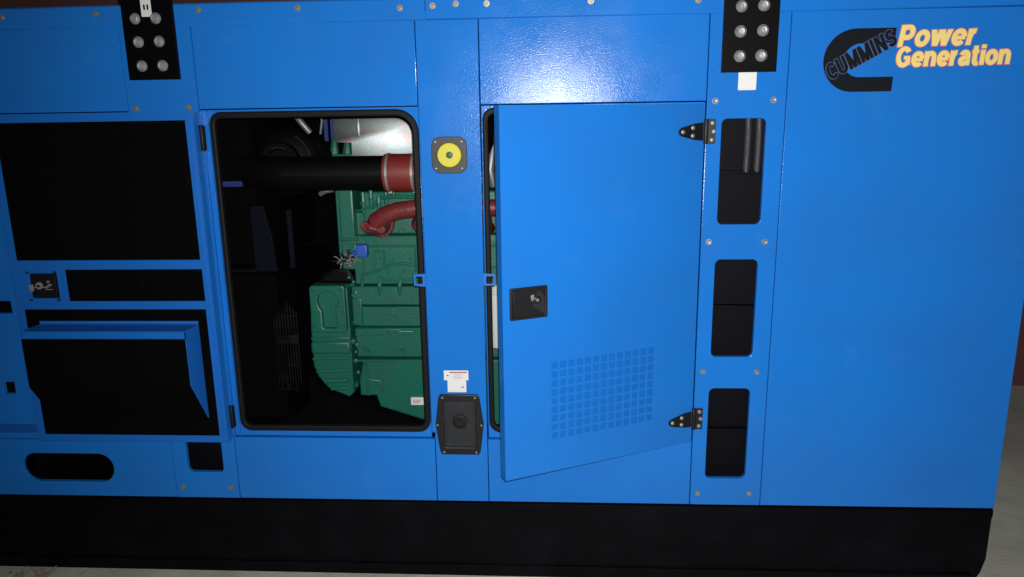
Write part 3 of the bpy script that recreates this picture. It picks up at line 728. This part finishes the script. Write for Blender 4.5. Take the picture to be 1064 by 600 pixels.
# ================================================================== GROUND AND WALL
def ground_mat():
    m = bpy.data.materials.new('concrete_paving'); m.use_nodes = True; nt = m.node_tree; N = nt.nodes; L = nt.links; p = N['Principled BSDF']
    tc = N.new('ShaderNodeTexCoord')
    n1 = N.new('ShaderNodeTexNoise'); n1.inputs['Scale'].default_value = 2.2; n1.inputs['Detail'].default_value = 9; n1.inputs['Roughness'].default_value = .65
    n2 = N.new('ShaderNodeTexNoise'); n2.inputs['Scale'].default_value = 60; n2.inputs['Detail'].default_value = 4
    for n in (n1, n2): L.new(tc.outputs['Object'], n.inputs['Vector'])
    mp = N.new('ShaderNodeMapping'); mp.inputs['Rotation'].default_value = (0, 0, R(38)); L.new(tc.outputs['Object'], mp.inputs['Vector'])
    br = N.new('ShaderNodeTexBrick'); br.inputs['Scale'].default_value = 1.0; br.inputs['Brick Width'].default_value = .62; br.inputs['Row Height'].default_value = .62
    br.inputs['Mortar Size'].default_value = .006; br.inputs['Color1'].default_value = (.62, .62, .55, 1); br.inputs['Color2'].default_value = (.60, .60, .53, 1); br.inputs['Mortar'].default_value = (.55, .55, .49, 1)
    L.new(mp.outputs['Vector'], br.inputs['Vector'])
    rp = N.new('ShaderNodeMapRange'); rp.inputs['From Min'].default_value = .3; rp.inputs['From Max'].default_value = .7; rp.inputs['To Min'].default_value = .72; rp.inputs['To Max'].default_value = 1.15
    L.new(n1.outputs['Fac'], rp.inputs['Value'])
    mx = N.new('ShaderNodeMix'); mx.data_type = 'RGBA'; mx.blend_type = 'MULTIPLY'; mx.inputs['Factor'].default_value = 1
    cb = N.new('ShaderNodeCombineColor')
    for k in range(3): L.new(rp.outputs['Result'], cb.inputs[k])
    L.new(br.outputs['Color'], mx.inputs['A']); L.new(cb.outputs['Color'], mx.inputs['B']); L.new(mx.outputs['Result'], p.inputs['Base Color'])
    p.inputs['Roughness'].default_value = .85
    bp = N.new('ShaderNodeBump'); bp.inputs['Strength'].default_value = .5; bp.inputs['Distance'].default_value = .004
    L.new(n2.outputs['Fac'], bp.inputs['Height']); L.new(bp.outputs['Normal'], p.inputs['Normal'])
    return m
bm = MB(); bm.box(-14, 14, -8, 14, G - .05, G); g = bm.build('ground', ground_mat()); g['kind'] = 'structure'

b = MB(); b.box(-9, 9, 2.45, 2.67, G, 4.2); w = b.build('boundary_wall', M['plaster']); w['label'] = 'dim plain red-brown wall behind the blue generator enclosure'; w['category'] = 'wall'; w['kind'] = 'thing'
b = MB()
for k in range(26):
    c = Vector((random.gauss(-2.33, .07), random.uniform(-.10, -.02), G)); a = random.uniform(0, 6); l = random.uniform(.010, .028); h = random.uniform(.004, .03)
    d = Vector((math.cos(a), math.sin(a), 0)); e = Vector((-d.y, d.x, 0))
    b.tube([c - d * l + Vector((0, 0, .003)), c + Vector((0, 0, h * .6)) + e * .004, c + d * l + Vector((0, 0, h))], [.001, random.uniform(.003, .007), .001], 5)
o = b.build('dry_leaf_litter', M['leaf']); o['kind'] = 'stuff'; o['label'] = 'scatter of pale dry leaf bits on the ground against the black base'; o['category'] = 'leaf litter'

for k in list(PROTO): bpy.data.objects.remove(PROTO[k])

# ================================================================== LIGHT AND CAMERA
wd = bpy.data.worlds.new('World'); SC.world = wd; wd.use_nodes = True
bg = wd.node_tree.nodes['Background']; bg.inputs['Color'].default_value = (.55, .65, .85, 1); bg.inputs['Strength'].default_value = .008
D, H, TILT, YAW, ROLL, FPX = 2.85, 1.70, .22315, -.05829, -.01526, 760.0
f = Vector((math.sin(YAW) * math.cos(TILT), math.cos(YAW) * math.cos(TILT), -math.sin(TILT)))
r = Vector((math.cos(YAW), -math.sin(YAW), 0)); u = r.cross(f)
r2 = r * math.cos(ROLL) + u * math.sin(ROLL); u2 = -r * math.sin(ROLL) + u * math.cos(ROLL)
cam = bpy.data.cameras.new('camera'); cam.sensor_width = 36; cam.lens = FPX / 1064 * 36; cam.clip_start = .05; cam.clip_end = 200
co = bpy.data.objects.new('camera', cam); COL.objects.link(co)
co.matrix_world = Matrix(((r2.x, u2.x, -f.x, 0), (r2.y, u2.y, -f.y, -D), (r2.z, u2.z, -f.z, H), (0, 0, 0, 1)))
SC.camera = co
la = bpy.data.lights.new('flash', 'SPOT'); la.shadow_soft_size = .012; la.energy = 365; la.color = (1, .985, .95); la.spot_size = R(140); la.spot_blend = 1.0
lo = bpy.data.objects.new('flash', la); COL.objects.link(lo); lo.location = (.015, -D, H + .04)
lo.rotation_euler = Vector((.16, 1, -.20)).to_track_quat('-Z', 'Y').to_euler()
SC.view_settings.view_transform = 'Standard'; SC.view_settings.look = 'None'; SC.view_settings.exposure = 0; SC.view_settings.gamma = 1
SC.view_settings.use_curve_mapping = False
